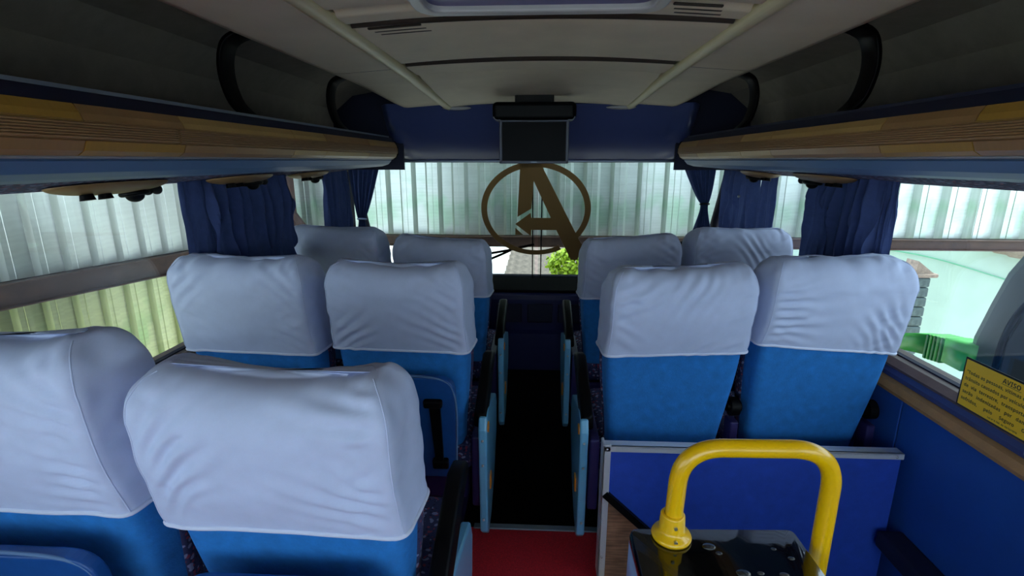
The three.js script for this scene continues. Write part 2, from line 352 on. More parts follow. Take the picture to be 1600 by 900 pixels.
{
  const w = thing('window_' + (++winNo), 'split panoramic windscreen with thin black centre seals', 'window', [0, 0, 0], 0, null, 'structure');
  const ang = Math.atan2(0.47, 0.913);
  for (const [a, b] of [[-1.25, -0.012], [0.012, 1.25]]) {
    const g = new THREE.BoxGeometry(b - a, WSL, 0.006); g.rotateX(ang); const c = onWS((a + b) / 2, WSL / 2); g.translate(...c);
    part('pane', g, M.glass, w);
  }
  for (const x of [-0.03, 0.034]) part('centre_seal', tube([onWS(x, 0), onWS(x, 0.5), onWS(x, WSL)], 0.0045, 8, 8), M.rubber, w);
}

// ------------------------------------------------------------------ seats
function sect(y, wr, wf, zr, t, r = 0.03) {
  // ring order: rear edge from -x to +x, far side, front, near side
  return roundPoly([[-wr, zr], [wr, zr], [wf, zr - t], [-wf, zr - t]], [r, r, r * 1.6, r * 1.6], [30, 10, 10, 10], 5).map(([x, z]) => [x, y, z]);
}
const lean = (y) => (y - 0.84) * 0.2;
function backShape(y) { // half widths and thickness of the upholstered back
  const k = smooth(0.4, 0.86, y), h = smooth(0.78, 1.12, y);
  return { wr: lerp(0.195, 0.222, k), wf: lerp(0.205, 0.239, k), t: lerp(0.1, 0.125, k) + 0.03 * h };
}
const backGeo = (() => {
  const rings = [];
  for (let i = 0; i <= 22; i++) { const y = lerp(0.36, 1.06, i / 22), b = backShape(y), e = 1 - 0.12 * (1 - smooth(0, 0.08, i / 22)); rings.push(sect(y, b.wr * e, b.wf * e, lean(y) - 0.012, b.t, 0.028)); }
  return loft(rings);
})();
const padGeo = (() => { // patterned front upholstery
  const rings = [];
  for (let i = 0; i <= 12; i++) { const y = lerp(0.4, 1.05, i / 12), b = backShape(y), e = Math.sin(Math.PI * lerp(0.12, 0.88, i / 12)); rings.push(sect(y, b.wf * 1.01, b.wf * 0.98, lean(y) - b.t + 0.03, 0.03 + 0.05 * e, 0.02)); }
  return loft(rings);
})();
const cushionGeo = rbox(-0.235, 0.235, 0.33, 0.46, -0.62, -0.08, 0.045, 5);
function coverGeo(s) {
  const rings = [], N = 44, D = 22, across = (x) => clamp((x + 0.22) / 0.44);
  const ring = (wr, wf, t, zr, dome) => roundPoly([[-wr, zr], [wr, zr], [wf, zr - t], [-wf, zr - t]], [0.022, 0.022, 0.04, 0.04], [70, 14, 12, 14], 5);
  const top = (x) => lerp(s.top[0], s.top[1], across(x)) + s.ear * (clamp(Math.abs(x) / 0.2) ** 2 - 0.75) + 0.005 * simplex.noise(x * 9 + s.k, 3.1);
  const hemY = (x) => lerp(s.hem[0], s.hem[1], across(x));
  for (let i = 0; i <= N; i++) {
    const f = i / N, y0 = lerp(0.84, 1.08, f), b = backShape(y0), flare = 0.012 * (1 - smooth(0, 0.5, f)), bulge = 0.018 * Math.sin(Math.PI * clamp(f * 0.8 + 0.1));
    rings.push(ring(b.wr + 0.008 + flare * 0.5, b.wf + 0.011 + flare * 0.3, b.t + 0.024 + bulge, lean(y0) + bulge * 0.7, 0).map(([x, z]) => [x, lerp(hemY(x), top(x) - 0.1, f), z]));
  }
  const b = backShape(1.085);
  for (let i = 1; i <= D; i++) {
    const a = (i / D) * Math.PI / 2, c = Math.cos(a), sn = Math.sin(a), t0 = b.t + 0.024 + 0.0056, t = t0 * lerp(0.14, 1, Math.pow(c, 0.8));
    const back = lean(1.085 + 0.04 * sn) + 0.004 - (t0 - t) * 0.62;
    rings.push(ring((b.wr + 0.008) - 0.05 * (1 - c), (b.wf + 0.011) - 0.075 * (1 - c), t, back, sn).map(([x, z]) => [x, top(x) - 0.1 + 0.1 * sn, z]));
  }
  const g = loft(rings, false, true), p = g.attributes.position, nn = g.attributes.normal;
  const pos = p.array.slice();
  for (let i = 0; i < p.count; i++) {
    const x = p.getX(i), y = p.getY(i), z = p.getZ(i), rear = smooth(0.2, 0.8, nn.getZ(i)), side = smooth(0.5, 0.9, Math.abs(nn.getX(i)));
    const q = clamp(Math.abs(x) / 0.235), edge = smooth(0.3, 0.8, q) * (1 - 0.95 * smooth(0.8, 0.98, q));
    let d = 0;
    for (const [dir, cx, cy, amp] of s.folds) { // pulled folds running out of a corner or seam
      const dx = x - cx, dy = y - cy, al = dx * Math.cos(dir) + dy * Math.sin(dir), ac = -dx * Math.sin(dir) + dy * Math.cos(dir);
      d += amp * Math.exp(-((al / 0.12) ** 2) - (ac / 0.06) ** 2) * Math.sin(ac * 190 * (1 - 0.25 * clamp(Math.abs(al) / 0.12)) + 2 * simplex.noise(al * 5 + s.k, ac * 4)) * rear * (1 - 0.95 * smooth(0.78, 0.98, q));
    }
    const sx = Math.abs(x);
    d += 0.8 * rear * 0.0032 * edge * simplex.noise((sx * 0.9 + y * 0.42) * 5 + s.k + Math.sign(x) * 5, (y * 0.9 - sx * 0.42) * 24);
    d += rear * 0.0016 * simplex.noise(x * 5 + s.k, y * 8) + side * 0.002 * simplex.noise(z * 12, y * 16 + s.k);
    d += 0.003 * smooth(-0.095, -0.03, y - top(x)) * simplex.noise(x * 26 + s.k, z * 12) * smooth(0.3, 0.9, q);
    pos[3 * i] += nn.getX(i) * d; pos[3 * i + 1] += nn.getY(i) * d; pos[3 * i + 2] += nn.getZ(i) * d;
  }
  p.array.set(pos); p.needsUpdate = true; g.computeVertexNormals();
  const ringN = rings[0].length, at = (j, i) => [pos[3 * (j * ringN + i)], pos[3 * (j * ringN + i) + 1], pos[3 * (j * ringN + i) + 2]];
  // hem and the two seams follow the finished surface; ring order: corner arc (0..5), 69 rear points, corner arc (75..80)
  const hem = tube(Array.from({ length: ringN >> 1 }, (_, i) => at(0, 2 * i)), 0.005, 200, 8, true);
  const seams = [3, 78].map((i) => tube(Array.from({ length: rings.length - 5 }, (_, j) => at(j, i)), 0.0015, 70, 6));
  return { g, hem, seams };
}
const trayShape = (() => {
  const s = new THREE.Shape(), w = 0.19, h = 0.42, r = 0.06;
  s.moveTo(-w * 0.94, 0); s.lineTo(w * 0.94, 0); s.lineTo(w, h - r); s.quadraticCurveTo(w, h, w - r, h); s.lineTo(-w + r, h); s.quadraticCurveTo(-w, h, -w, h - r); s.closePath();
  const g = new THREE.ExtrudeGeometry(s, { depth: 0.018, bevelEnabled: true, bevelThickness: 0.005, bevelSize: 0.005, bevelSegments: 3, curveSegments: 10 });
  return metreUV(g);
})();
const trayPipe = tube([[-0.184, 0.05, 0.02], [-0.193, 0.34, 0.02], [-0.175, 0.402, 0.02], [-0.125, 0.425, 0.02], [0.125, 0.425, 0.02], [0.175, 0.402, 0.02], [0.193, 0.34, 0.02], [0.184, 0.05, 0.02]], 0.004, 80, 6);
const latchGeos = [rbox(0.085, 0.15, 0.315, 0.345, 0.02, 0.045, 0.008), prism([[0.112, 0.08], [0.14, 0.08], [0.142, 0.32], [0.104, 0.32]], 0.02, 0.038), rbox(0.1, 0.158, 0.05, 0.09, 0.02, 0.046, 0.008)];
const armGeo = (() => { const c = [[0.59, -0.03], [0.615, -0.12], [0.655, -0.24], [0.69, -0.34], [0.685, -0.42]]; return loft(c.map(([y, z], i) => { const h = [0.03, 0.04, 0.04, 0.035, 0.02][i]; return roundPoly([[-0.024, -h], [0.024, -h], [0.021, h], [-0.021, h]], [0.012, 0.012, 0.012, 0.012], [3, 3, 3, 3], 4).map(([a, b]) => [a, y + b, z]); })); })();
const sidePanelPoly = [[0.0, 0.56], [-0.02, 0.6], [-0.08, 0.61], [-0.25, 0.56], [-0.43, 0.5], [-0.46, 0.44], [-0.44, 0.33], [-0.3, 0.17], [-0.16, 0.1], [-0.05, 0.09], [-0.01, 0.13]];
const sidePanelGeo = prism(sidePanelPoly, -0.015, 0.015, 'x', 0.007);
function seat(label, x, z, style, o = {}) {
  const t = thing('coach_seat', label, 'seat', [x, 0, z], o.turn ?? 0, 'coach seats with white head covers');
  t.scale.x = o.sx ?? 1;
  part('backrest', backGeo, M.velvet, t, 'blue velvet back');
  part('front_upholstery', padGeo, M.speckle, t, 'speckled patterned upholstery');
  part('seat_cushion', cushionGeo, M.speckle, t, 'speckled patterned upholstery');
  part('seat_base', [rbox(-0.21, 0.21, 0.2, 0.33, -0.56, -0.1, 0.02), rbox(-0.17, -0.12, 0, 0.2, -0.5, -0.14, 0.01), rbox(0.12, 0.17, 0, 0.2, -0.5, -0.14, 0.01)], M.purple, t, 'purple seat frame');
  const c = coverGeo(style), cv = part('head_cover', c.g, M.cover, t, 'stretchy white fabric head cover');
  part('hem', c.hem, M.hem, cv); for (const s of c.seams) part('seam', s, M.cover, cv);
  if (o.tray !== undefined) {
    const g = new THREE.Group(); g.name = 'tray_table'; t.add(g);
    g.position.set(0, o.tray - 0.425, lean(o.tray - 0.21) + 0.02); g.rotation.x = 0.16;
    part('tray_panel', trayShape, M.trayBlue, g, 'folded blue plastic tray'); part('tray_edge', trayPipe, M.rackBlue, g); part('tray_latch', latchGeos, M.black, g, 'black tray latch');
  }
  if (o.aisle) { // aisle side: armrest and plastic side panel
    const s = o.aisle, ax = s * (o.arm ?? 0.285);
    const a = part('armrest', armGeo, M.black, t, 'black armrest'); a.position.set(ax, 0, 0);
    part('armrest_stem', rbox(ax - 0.012, ax + 0.012, 0.4, 0.6, -0.14, -0.06, 0.006), M.black, t);
    const p = part('side_panel', sidePanelGeo, M.sidePanel, t, 'light blue plastic side panel'); p.position.set(ax + s * 0.01, 0, 0);
    for (const y of [0.52, 0.42, 0.19]) part('screw', new THREE.SphereGeometry(0.005, 8, 6).translate(0, y, 0.001), M.screw, p);
    part('reflector', rbox(s > 0 ? 0.012 : -0.02, s > 0 ? 0.02 : -0.012, 0.25, 0.31, -0.14, -0.1, 0.003), M.orange, p); part('reflector', new THREE.CylinderGeometry(0.02, 0.02, 0.006, 20).rotateZ(Math.PI / 2).translate(s * 0.016, 0.55, -0.05), M.orange, p);
    part('panel_gap', rbox(s * 0.25 - 0.02, s * 0.25 + 0.02, 0.2, 0.5, -0.4, -0.06, 0.01), M.purple, t);
  }
  if (o.knob) { const k = part('recline_hinge', [new THREE.CylinderGeometry(0.035, 0.035, 0.03, 24).rotateZ(Math.PI / 2).translate(o.knob * 0.25, 0.63, -0.1), new THREE.CylinderGeometry(0.02, 0.02, 0.05, 16).rotateZ(Math.PI / 2).translate(o.knob * 0.25, 0.63, -0.1)], M.black, t); part('hinge_bracket', rbox(o.knob * 0.25 - 0.015, o.knob * 0.25 + 0.015, 0.4, 0.58, -0.13, -0.07, 0.006), M.purple, k); }
  return t;
}
const A = -0.8, Bz = -1.62, Cz = -2.45;
const C = (k, top, hem, ear, folds) => ({ k, top, hem, ear, folds });
seat('rearmost blue coach seat in view beside the fence-side window, blue tray folded behind', -1.005, A + 0.005, C(21, [1.185, 1.195], [0.85, 0.842], 0.012, [[2.6, 0.2, 1.07, 0.0050], [2.75, 0.19, 0.95, 0.0036], [2.8, 0.19, 0.89, 0.0029]]), { tray: 0.8 });
seat('rearmost blue coach seat in view next to the aisle, opposite the yellow handrail', -0.474, A + 0.005, C(1, [1.146, 1.134], [0.824, 0.814], 0.034, [[0.85, -0.19, 1.03, 0.0043], [0.75, -0.18, 0.95, 0.0043], [2.75, 0.16, 0.9, 0.0043], [2.95, 0.17, 1.09, 0.0043]]), { tray: 0.745, aisle: 1, arm: 0.272 });
seat('middle-row blue coach seat at the window with the long fence outside', -0.998, Bz, C(47, [1.19, 1.18], [0.852, 0.84], 0.018, [[0.7, -0.2, 1.09, 0.0036], [2.4, 0.19, 1.08, 0.0036], [2.6, 0.2, 0.92, 0.0029]]), { tray: 0.8 });
seat('middle-row blue coach seat by the aisle showing a folded tray with black latch', -0.466, Bz, C(83, [1.176, 1.163], [0.868, 0.857], 0.024, [[0.6, -0.18, 0.92, 0.0043], [2.6, 0.19, 1.08, 0.0036], [2.7, 0.17, 0.93, 0.0036]]), { tray: 0.795, aisle: 1, arm: 0.27 });
seat('blue coach seat by the aisle directly behind the aluminium-edged partition', 0.473, Bz, C(101, [1.15, 1.18], [0.856, 0.876], 0.018, [[1.1, 0.03, 1.09, 0.0043], [0.5, -0.16, 1.06, 0.0036], [1.0, 0.08, 0.9, 0.0014]]), { aisle: -1, knob: 1 });
seat('blue coach seat by the window directly behind the aluminium-edged partition', 0.966, Bz, C(131, [1.197, 1.202], [0.904, 0.882], 0.006, [[2.3, 0.19, 0.98, 0.0050], [2.1, 0.15, 0.95, 0.0036], [0.1, -0.18, 1.07, 0.0043], [0.05, -0.17, 0.98, 0.0036]]), { knob: 1, sx: 0.95 });
seat('front-row blue coach seat at the window on the fence side', -1.005, Cz, C(163, [1.182, 1.172], [0.885, 0.885], 0.012, [[2.5, 0.2, 1.05, 0.0029]]));
seat('front-row blue coach seat by the aisle on the fence side', -0.474, Cz, C(191, [1.144, 1.116], [0.826, 0.832], 0.016, [[2.6, 0.2, 1.05, 0.0029], [0.6, -0.2, 1.08, 0.0029]]), { aisle: 1 });
seat('front-row blue coach seat by the aisle on the stairwell side', 0.462, Cz, C(211, [1.126, 1.158], [0.83, 0.836], 0.012, [[2.6, 0.18, 1.08, 0.0029]]), { aisle: -1 });
seat('front-row blue coach seat at the window on the stairwell side', 0.975, Cz, C(241, [1.182, 1.178], [0.86, 0.866], 0.004, [[2.2, 0.05, 1.08, 0.0029], [0.5, -0.19, 1.08, 0.0029]]));

// ------------------------------------------------------------------ luggage racks
function rack(s) {
  const t = thing('luggage_rack', s < 0 ? 'open overhead luggage rack with wood-look nose, fence side' : 'open overhead luggage rack with wood-look nose, above the yellow notice', 'luggage rack', [0, 0.008, 0]);
  const zf = s < 0 ? -2.93 : -3.0, P = (pts) => pts.map(([x, y]) => [s * x, y]);
  const ext = (pts, a, b) => prism(P(pts), a, b);
  const bnd = (pts, th, a, b) => prism(P(band(pts, th)), a, b);
  part('shelf', ext([[0.81, 1.515], [1.25, 1.5], [1.25, 1.515], [0.81, 1.53]], zf + 0.02, ZR), M.compartment, t, 'grey rack floor');
  part('underside', bnd([[0.832, 1.494], [0.85, 1.474], [0.885, 1.463], [0.96, 1.457], [1.02, 1.452]], -0.006, zf + 0.005, ZR), M.rackBlue, t, 'slate blue underside');
  part('underside_fabric', bnd([[1.02, 1.452], [1.12, 1.438], [1.25, 1.42]], -0.006, zf + 0.005, ZR), M.speckle, t, 'speckled fabric lining');
  // wood-look pieces: lower band, ribbed strip, upper band; joints where the photograph shows them
  const low = [[0.834, 1.496], [0.815, 1.5], [0.803, 1.508], [0.795, 1.526]], up = [[0.793, 1.558], [0.797, 1.572], [0.807, 1.588]];
  const joints = s < 0 ? [ZR, 0.5, -0.2, -0.89, -1.152, -1.685, -1.946, -2.452, zf] : [ZR, 0.4, -0.3, -1.005, -1.267, -1.839, -2.105, -2.667, zf];
  const tones = [M.woodPale, M.woodYellow, M.woodBrown, M.woodYellow, M.woodBrown, M.woodPale, M.woodPale, M.woodBrown];
  for (let i = 0; i + 1 < joints.length; i++) {
    part('nose_panel', bnd(low, -0.008, joints[i + 1] + 0.0015, joints[i] - 0.0015), tones[i], t);
    part('nose_panel', bnd(up, -0.008, joints[i + 1] + 0.0015, joints[i] - 0.0015), tones[(i + 1) % 8], t);
  }
  const ribs = [[0.793, 1.528]];
  for (let k = 0; k < 6; k++) { const y = 1.529 + k * 0.0046; ribs.push([0.7905, y], [0.789, y + 0.001], [0.789, y + 0.0024], [0.7905, y + 0.0034], [0.7955, y + 0.0036], [0.7955, y + 0.0044]); }
  const rj = s < 0 ? [ZR, -1.128, zf] : [ZR, 0.2, zf];
  for (let i = 0; i + 1 < rj.length; i++) part('ribbed_strip', bnd(ribs, -0.008, rj[i + 1] + 0.004, rj[i] - 0.004), M.rib, t, 'finely ribbed wood-look strip');
  part('nose_core', ext([[0.84, 1.5], [0.806, 1.512], [0.8, 1.53], [0.8, 1.56], [0.812, 1.59], [0.84, 1.59]], zf + 0.002, ZR), M.jointDark, t);
  part('lip', ext([[0.806, 1.588], [0.812, 1.586], [0.84, 1.586], [0.84, 1.612], [0.822, 1.612]], zf + 0.01, ZR), M.navy, t, 'dark navy lip');
  part('lip_rail', ext([[0.82, 1.612], [0.832, 1.612], [0.832, 1.62], [0.82, 1.619]], zf + 0.06, ZR), s < 0 ? M.greyStrip : M.navy, t, 'thin grey lip rail');
  part('edge_trim', bnd([[0.836, 1.493], [0.826, 1.4945], [0.818, 1.497]], -0.002, zf, ZR), M.hatchFrame, t);
  // rounded front end
  const prof = [[0.84, 1.488], [0.806, 1.5], [0.788, 1.526], [0.787, 1.558], [0.802, 1.592], [0.84, 1.6], [0.9, 1.56], [0.92, 1.5]];
  const rings = [0, 0.35, 0.7, 0.9, 1].map((f) => { const k = Math.sqrt(Math.max(0.02, 1 - f * f)); return prof.map(([x, y]) => [s * (0.86 + (x - 0.86) * k), 1.545 + (y - 1.545) * k, zf - 0.07 * f]); });
  part('end_cap', loft(rings), M.black, t, 'rounded black end cap');
  // curved hangers up to the ceiling
  for (const z of [-0.6, -1.5, -2.25]) {
    const arc = [[0.83, 1.612], [0.865, 1.65], [0.885, 1.72], [0.88, 1.78], [0.86, 1.815], [0.79, 1.835], [0.76, 1.815]];
    const cv = new THREE.CatmullRomCurve3(arc.map(([x, y]) => V(s * x, y, z)), false, 'centripetal');
    part('hanger', loft(Array.from({ length: 30 }, (_, i) => { const q = cv.getPoint(i / 29), d = cv.getTangent(i / 29), n = V(-d.y, d.x, 0); return [[-1, -1], [1, -1], [1, 1], [-1, 1]].map(([a, b]) => [q.x + n.x * 0.008 * b, q.y + n.y * 0.008 * b, q.z + a * 0.03]); })), M.black, t, 'black curved hanger');
  }
  part('compartment_back', bnd([[0.785, 1.862], [0.95, 1.885], [1.1, 1.86], [1.2, 1.78], [1.24, 1.66], [1.245, 1.5]], 0.004, -3.13, ZR), M.compartment, t, 'grey compartment lining');
  return t;
}
rack(-1); rack(1);
// reading-light units below the racks
function serviceUnit(label, s, z, len) {
  const t = thing('reading_light_unit', label, 'reading light', [s * 1.115, 1.437, z], 0, 'reading light units below the racks');
  t.rotation.z = s * -0.14;
  part('housing', new THREE.SphereGeometry(1, 28, 14, 0, Math.PI * 2, Math.PI / 2, Math.PI / 2).scale(0.08, 0.024, len / 2), M.tan, t, 'tan moulded housing');
  part('vent_ring', new THREE.TorusGeometry(0.03, 0.007, 10, 24).rotateX(Math.PI / 2).translate(0, -0.027, -len * 0.18), M.black, t);
  part('vent_knob', new THREE.SphereGeometry(0.023, 18, 12).scale(1, 0.8, 1).translate(0, -0.032, -len * 0.18), M.black, t, 'black swivel nozzle');
  for (const k of [0.12, 0.27]) part('lamp_button', new THREE.CylinderGeometry(0.014, 0.017, 0.014, 18).translate(0.01, -0.028, len * k), M.black, t);
  for (const k of [-0.32, -0.42]) part('nozzle', new THREE.SphereGeometry(0.015, 12, 10).translate(0.0, -0.02, len * k), M.blackMatte, t);
}
[-1, 1].forEach((s) => [[-1.3, 0.36, 'rear row'], [-1.9, 0.36, 'middle row'], [-2.48, 0.3, 'front row']].forEach(([z, l, row]) => { if (s > 0 && z === -1.3) return; serviceUnit(`tan reading light unit with black nozzles above the ${row} on the ${s < 0 ? 'fence' : 'stairwell'} side`, s, s > 0 ? z - 0.18 : z, l); }));
{ // speaker grille in the side ceiling
  const t = thing('speaker_grille', 'dark round speaker grille in the side ceiling, above the rack', 'speaker', [-0.68, 1.806, -0.86]);
  part('rim', new THREE.TorusGeometry(0.085, 0.007, 10, 40).rotateX(Math.PI / 2), M.compartment, t);
  for (let k = 0; k < 6; k++) part('grille_bar', rbox(-0.08, 0.08, -0.006, 0.004, -0.003, 0.003, 0.002).rotateY(k * Math.PI / 6), M.compartment, t);
  part('mesh', new THREE.CylinderGeometry(0.083, 0.083, 0.003, 32).translate(0, 0.004, 0), M.blackMatte, t);
}
{ // roof hatch
  const t = thing('roof_hatch', 'closed roof hatch with smoky purple pane and pale rounded frame', 'roof hatch', [0, 1.838, -0.985]);
  const rr = (w, d, r) => { const s = new THREE.Shape(); s.moveTo(-w + r, -d); s.lineTo(w - r, -d); s.quadraticCurveTo(w, -d, w, -d + r); s.lineTo(w, d - r); s.quadraticCurveTo(w, d, w - r, d); s.lineTo(-w + r, d); s.quadraticCurveTo(-w, d, -w, d - r); s.lineTo(-w, -d + r); s.quadraticCurveTo(-w, -d, -w + r, -d); return s; };
  const f = rr(0.272, 0.292, 0.06); f.holes.push(rr(0.252, 0.272, 0.05));
  part('frame', new THREE.ExtrudeGeometry(f, { depth: 0.03, bevelEnabled: true, bevelThickness: 0.006, bevelSize: 0.006, bevelSegments: 3, curveSegments: 10 }).rotateX(Math.PI / 2).translate(0, 0.02, 0), M.hatchFrame, t, 'pale grey frame');
  part('pane', new THREE.ExtrudeGeometry(rr(0.256, 0.276, 0.05), { depth: 0.01, bevelEnabled: false }).rotateX(Math.PI / 2).translate(0, 0.008, 0), M.hatchGlass, t, 'smoky purple pane');
}
{ // fold-down monitor
  const t = thing('ceiling_monitor', 'black fold-down monitor hanging in front of the windscreen', 'monitor', [-0.02, 1.7, -2.7]);
  part('mount', rbox(-0.1, 0.1, 0.08, 0.14, -0.1, -0.03, 0.01), M.blackMatte, t);
  part('housing', rbox(-0.212, 0.212, -0.004, 0.085, -0.12, 0.02, 0.024, 4), M.black, t, 'black ceiling housing');
  part('housing_trim', tube([[-0.205, 0.012, 0.022], [-0.195, -0.002, 0.022], [-0.17, -0.004, 0.022]], 0.003, 16, 6), M.greyStrip, t);
  part('housing_trim', tube([[0.205, 0.012, 0.022], [0.195, -0.002, 0.022], [0.17, -0.004, 0.022]], 0.003, 16, 6), M.greyStrip, t);
  part('bezel', [rbox(-0.178, -0.163, -0.218, -0.004, -0.025, 0.0, 0.004), rbox(0.163, 0.178, -0.218, -0.004, -0.025, 0.0, 0.004), rbox(-0.178, 0.178, -0.218, -0.203, -0.025, 0.0, 0.004), rbox(-0.178, 0.178, -0.012, -0.002, -0.025, 0.0, 0.004)], M.tvFrame, t, 'grey bezel');
  part('back_shell', rbox(-0.175, 0.175, -0.214, -0.004, -0.035, -0.012, 0.006), M.black, t);
  part('screen', box(-0.164, 0.164, -0.204, -0.011, -0.012, -0.005), M.screenOff, t, 'switched-off screen');
  part('badge', rbox(-0.016, 0.016, -0.2135, -0.208, 0.0, 0.0012, 0.0005), M.greyStrip, t);
}

// ------------------------------------------------------------------ stairwell partition, handrail, guard box
{
  const z = -1.57, t = thing('stairwell_partition', 'blue partition with aluminium edging behind the stairwell', 'partition', [0, 0, z]);
  part('panel', prism([[0.25, 0.37], [0.25, 0.545], [1.235, 0.545], [1.235, -1.2], [1.0, -1.2], [1.0, -0.34]], -0.018, 0, 'z', 0.002), M.partitionBlue, t, 'textured blue board');
  part('lower_board', prism([[0.25, -0.06], [0.25, 0.352], [1.0, -0.36], [1.0, -0.8], [0.262, -0.8]], -0.018, 0, 'z'), M.plywood, t, 'bare brown plywood');
  const bar = box(0, 1.02, -0.012, 0.012, 0, 0.02); bar.rotateZ(-Math.atan2(0.71, 0.75)); bar.translate(0.25, 0.363, 0);
  part('diagonal_trim', bar, M.black, t, 'black diagonal edge trim');
  part('top_rail', [rbox(0.236, 1.235, 0.528, 0.55, 0.0, 0.012, 0.003), rbox(0.236, 1.235, 0.543, 0.55, -0.03, 0.012, 0.003)], M.alu, t, 'aluminium edging');
  part('side_rail', [rbox(0.236, 0.264, 0.01, 0.555, 0.0, 0.012, 0.003), rbox(0.236, 0.245, 0.01, 0.555, -0.04, 0.012, 0.003)], M.alu, t, 'aluminium edging');
  for (const [x, y] of [[0.25, 0.539], [1.21, 0.539], [0.25, 0.1]]) part('rivet', new THREE.SphereGeometry(0.005, 10, 8).translate(x, y, 0.013), M.screw, t);
}
{
  const t = thing('stair_guard_box', 'glossy black topped pale blue box beside the stairs', 'box', [0, 0, 0]);
  const top = roundPoly([[0.212, -0.99], [0.586, -1.005], [0.6, -0.42], [0.212, -0.42]], [0.02, 0.015, 0.02, 0.02], [12, 12, 12, 12], 4);
  const cx = 0.4, cz = -0.7, sc = (k, y) => top.map(([x, z]) => [cx + (x - cx) * k, y, cz + (z - cz) * k]);
  part('body', loft([sc(0.99, -1.2), sc(0.99, 0.2), sc(0.99, 0.6), sc(0.985, 0.672)]), phys(0x9db0dc, 0.35, { clearcoat: 0.4 }), t, 'pale lilac blue side');
  part('top', loft([sc(0.985, 0.672), sc(0.985, 0.682), sc(0.975, 0.694), sc(0.95, 0.7), sc(0.7, 0.7), sc(0.3, 0.7)]), M.blackGloss, t, 'glossy black vinyl top');
  for (const [x, z, r] of [[0.375, -0.93, 0.012], [0.42, -0.86, 0.012], [0.455, -0.862, 0.006], [0.5, -0.86, 0.008], [0.39, -0.912, 0.006], [0.51, -0.93, 0.005], [0.535, -0.905, 0.006], [0.52, -0.83, 0.006]]) part('blister', new THREE.SphereGeometry(r, 14, 8, 0, Math.PI * 2, 0, Math.PI / 2).scale(1.2, 0.35, 0.8).translate(x, 0.7, z), M.blackGloss, t);
}
{
  const t = thing('yellow_handrail', 'bent yellow tube handrail with flanged foot at the stairs', 'handrail', [0.302, 0.7, -0.957]);
  const r = 0.019, path = new THREE.CurvePath(), w = 0.318, h = 0.22, k = 0.085;
  path.add(new THREE.LineCurve3(V(0, 0, 0), V(0.004, h - k, 0)));
  path.add(new THREE.QuadraticBezierCurve3(V(0.004, h - k, 0), V(0.008, h, 0), V(k + 0.012, h, 0)));
  path.add(new THREE.LineCurve3(V(k + 0.012, h, 0), V(w - k, h + 0.002, 0)));
  path.add(new THREE.QuadraticBezierCurve3(V(w - k, h + 0.002, 0), V(w, h, 0), V(w + 0.002, h - k, 0)));
  path.add(new THREE.LineCurve3(V(w + 0.002, h - k, 0), V(w + 0.004, -1.9, 0.0)));
    part('tube', new THREE.TubeGeometry(path, 320, r, 28), M.yellow, t, 'yellow painted tube');
  part('flange', new THREE.LatheGeometry([[0.0, 0], [0.041, 0], [0.043, 0.006], [0.04, 0.012], [0.03, 0.018], [0.0275, 0.026], [0.026, 0.056], [0.023, 0.06], [0.018, 0.06]].map(([a, b]) => new THREE.Vector2(a, b)), 32), M.yellow, t, 'yellow flange');
  for (const y of [0.014, 0.042]) part('set_screw', new THREE.CylinderGeometry(0.004, 0.004, 0.006, 8).rotateX(Math.PI / 2).translate(0, y, y < 0.02 ? 0.036 : 0.027), M.screw, t);
}

// ------------------------------------------------------------------ curtains
// pleated cloth: runs from a to b (x, z), hangs from y1 to y0; pinch draws it in towards a tieback
function cloth(a, b, y0, y1, pleats, depth, k, pinch) {
  const dx = b[0] - a[0], dz = b[1] - a[1], l = Math.hypot(dx, dz), nx = -dz / l, nz = dx / l;
  return grid((u, v) => {
    const y = lerp(y1, y0, v); let p = u;
    if (pinch) { const q = Math.exp(-(((y - pinch.y) / pinch.h) ** 2)); const wtop = y > pinch.y ? 1 : pinch.low; p = lerp(lerp(0.5, u, wtop) + (1 - wtop) * (pinch.c - 0.5), pinch.c + (u - 0.5) * pinch.w, Math.max(q, y < pinch.y ? 1 - smooth(0, 0.12, pinch.y - y) : smooth(pinch.top ?? 9, 0, y - pinch.y) * 0)); }
    const w = u * pleats * Math.PI * 2 + 1.4 * simplex.noise(u * 4 + k, v * 1.3) + 0.6 * simplex.noise(u * 9, v * 3 + k);
    const d = depth * (0.75 + 0.35 * simplex.noise(u * 5 + k, v * 2)) * (Math.sin(w) + 0.3 * Math.sin(2.3 * w + k)) * (0.55 + 0.45 * smooth(0, 0.25, v));
    return [a[0] + dx * p + nx * d, y, a[1] + dz * p + nz * d, u * l * 2, y];
  }, pleats * 14, 26);
}
function curtain(label, geos) { const t = thing('curtain', label, 'curtain', [0, 0, 0], 0, 'blue window curtains'); for (const [n, g, m, l] of geos) part(n, g, m, t, l); return t; }
curtain('wide gathered blue curtain beside the middle-row fence-side window', [['cloth', cloth([-1.165, -1.745], [-1.165, -2.36], 1.0, 1.435, 8, 0.032, 3), M.curtain], ['leading_edge', cloth([-1.205, -1.67], [-1.18, -1.8], 1.0, 1.435, 2, 0.01, 8), M.curtain]]);
curtain('wide gathered blue curtain behind the window seat on the stairwell side', [['cloth', cloth([1.165, -1.8], [1.165, -2.24], 1.0, 1.435, 7, 0.032, 13), M.curtain], ['leading_edge', cloth([1.2, -1.765], [1.185, -1.815], 1.0, 1.435, 2, 0.01, 18), M.curtain]]);
curtain('narrow gathered blue curtain at the foremost fence-side window', [['cloth', cloth([-1.18, -2.78], [-1.18, -3.16], 0.85, 1.44, 5, 0.024, 23), M.curtain]]);
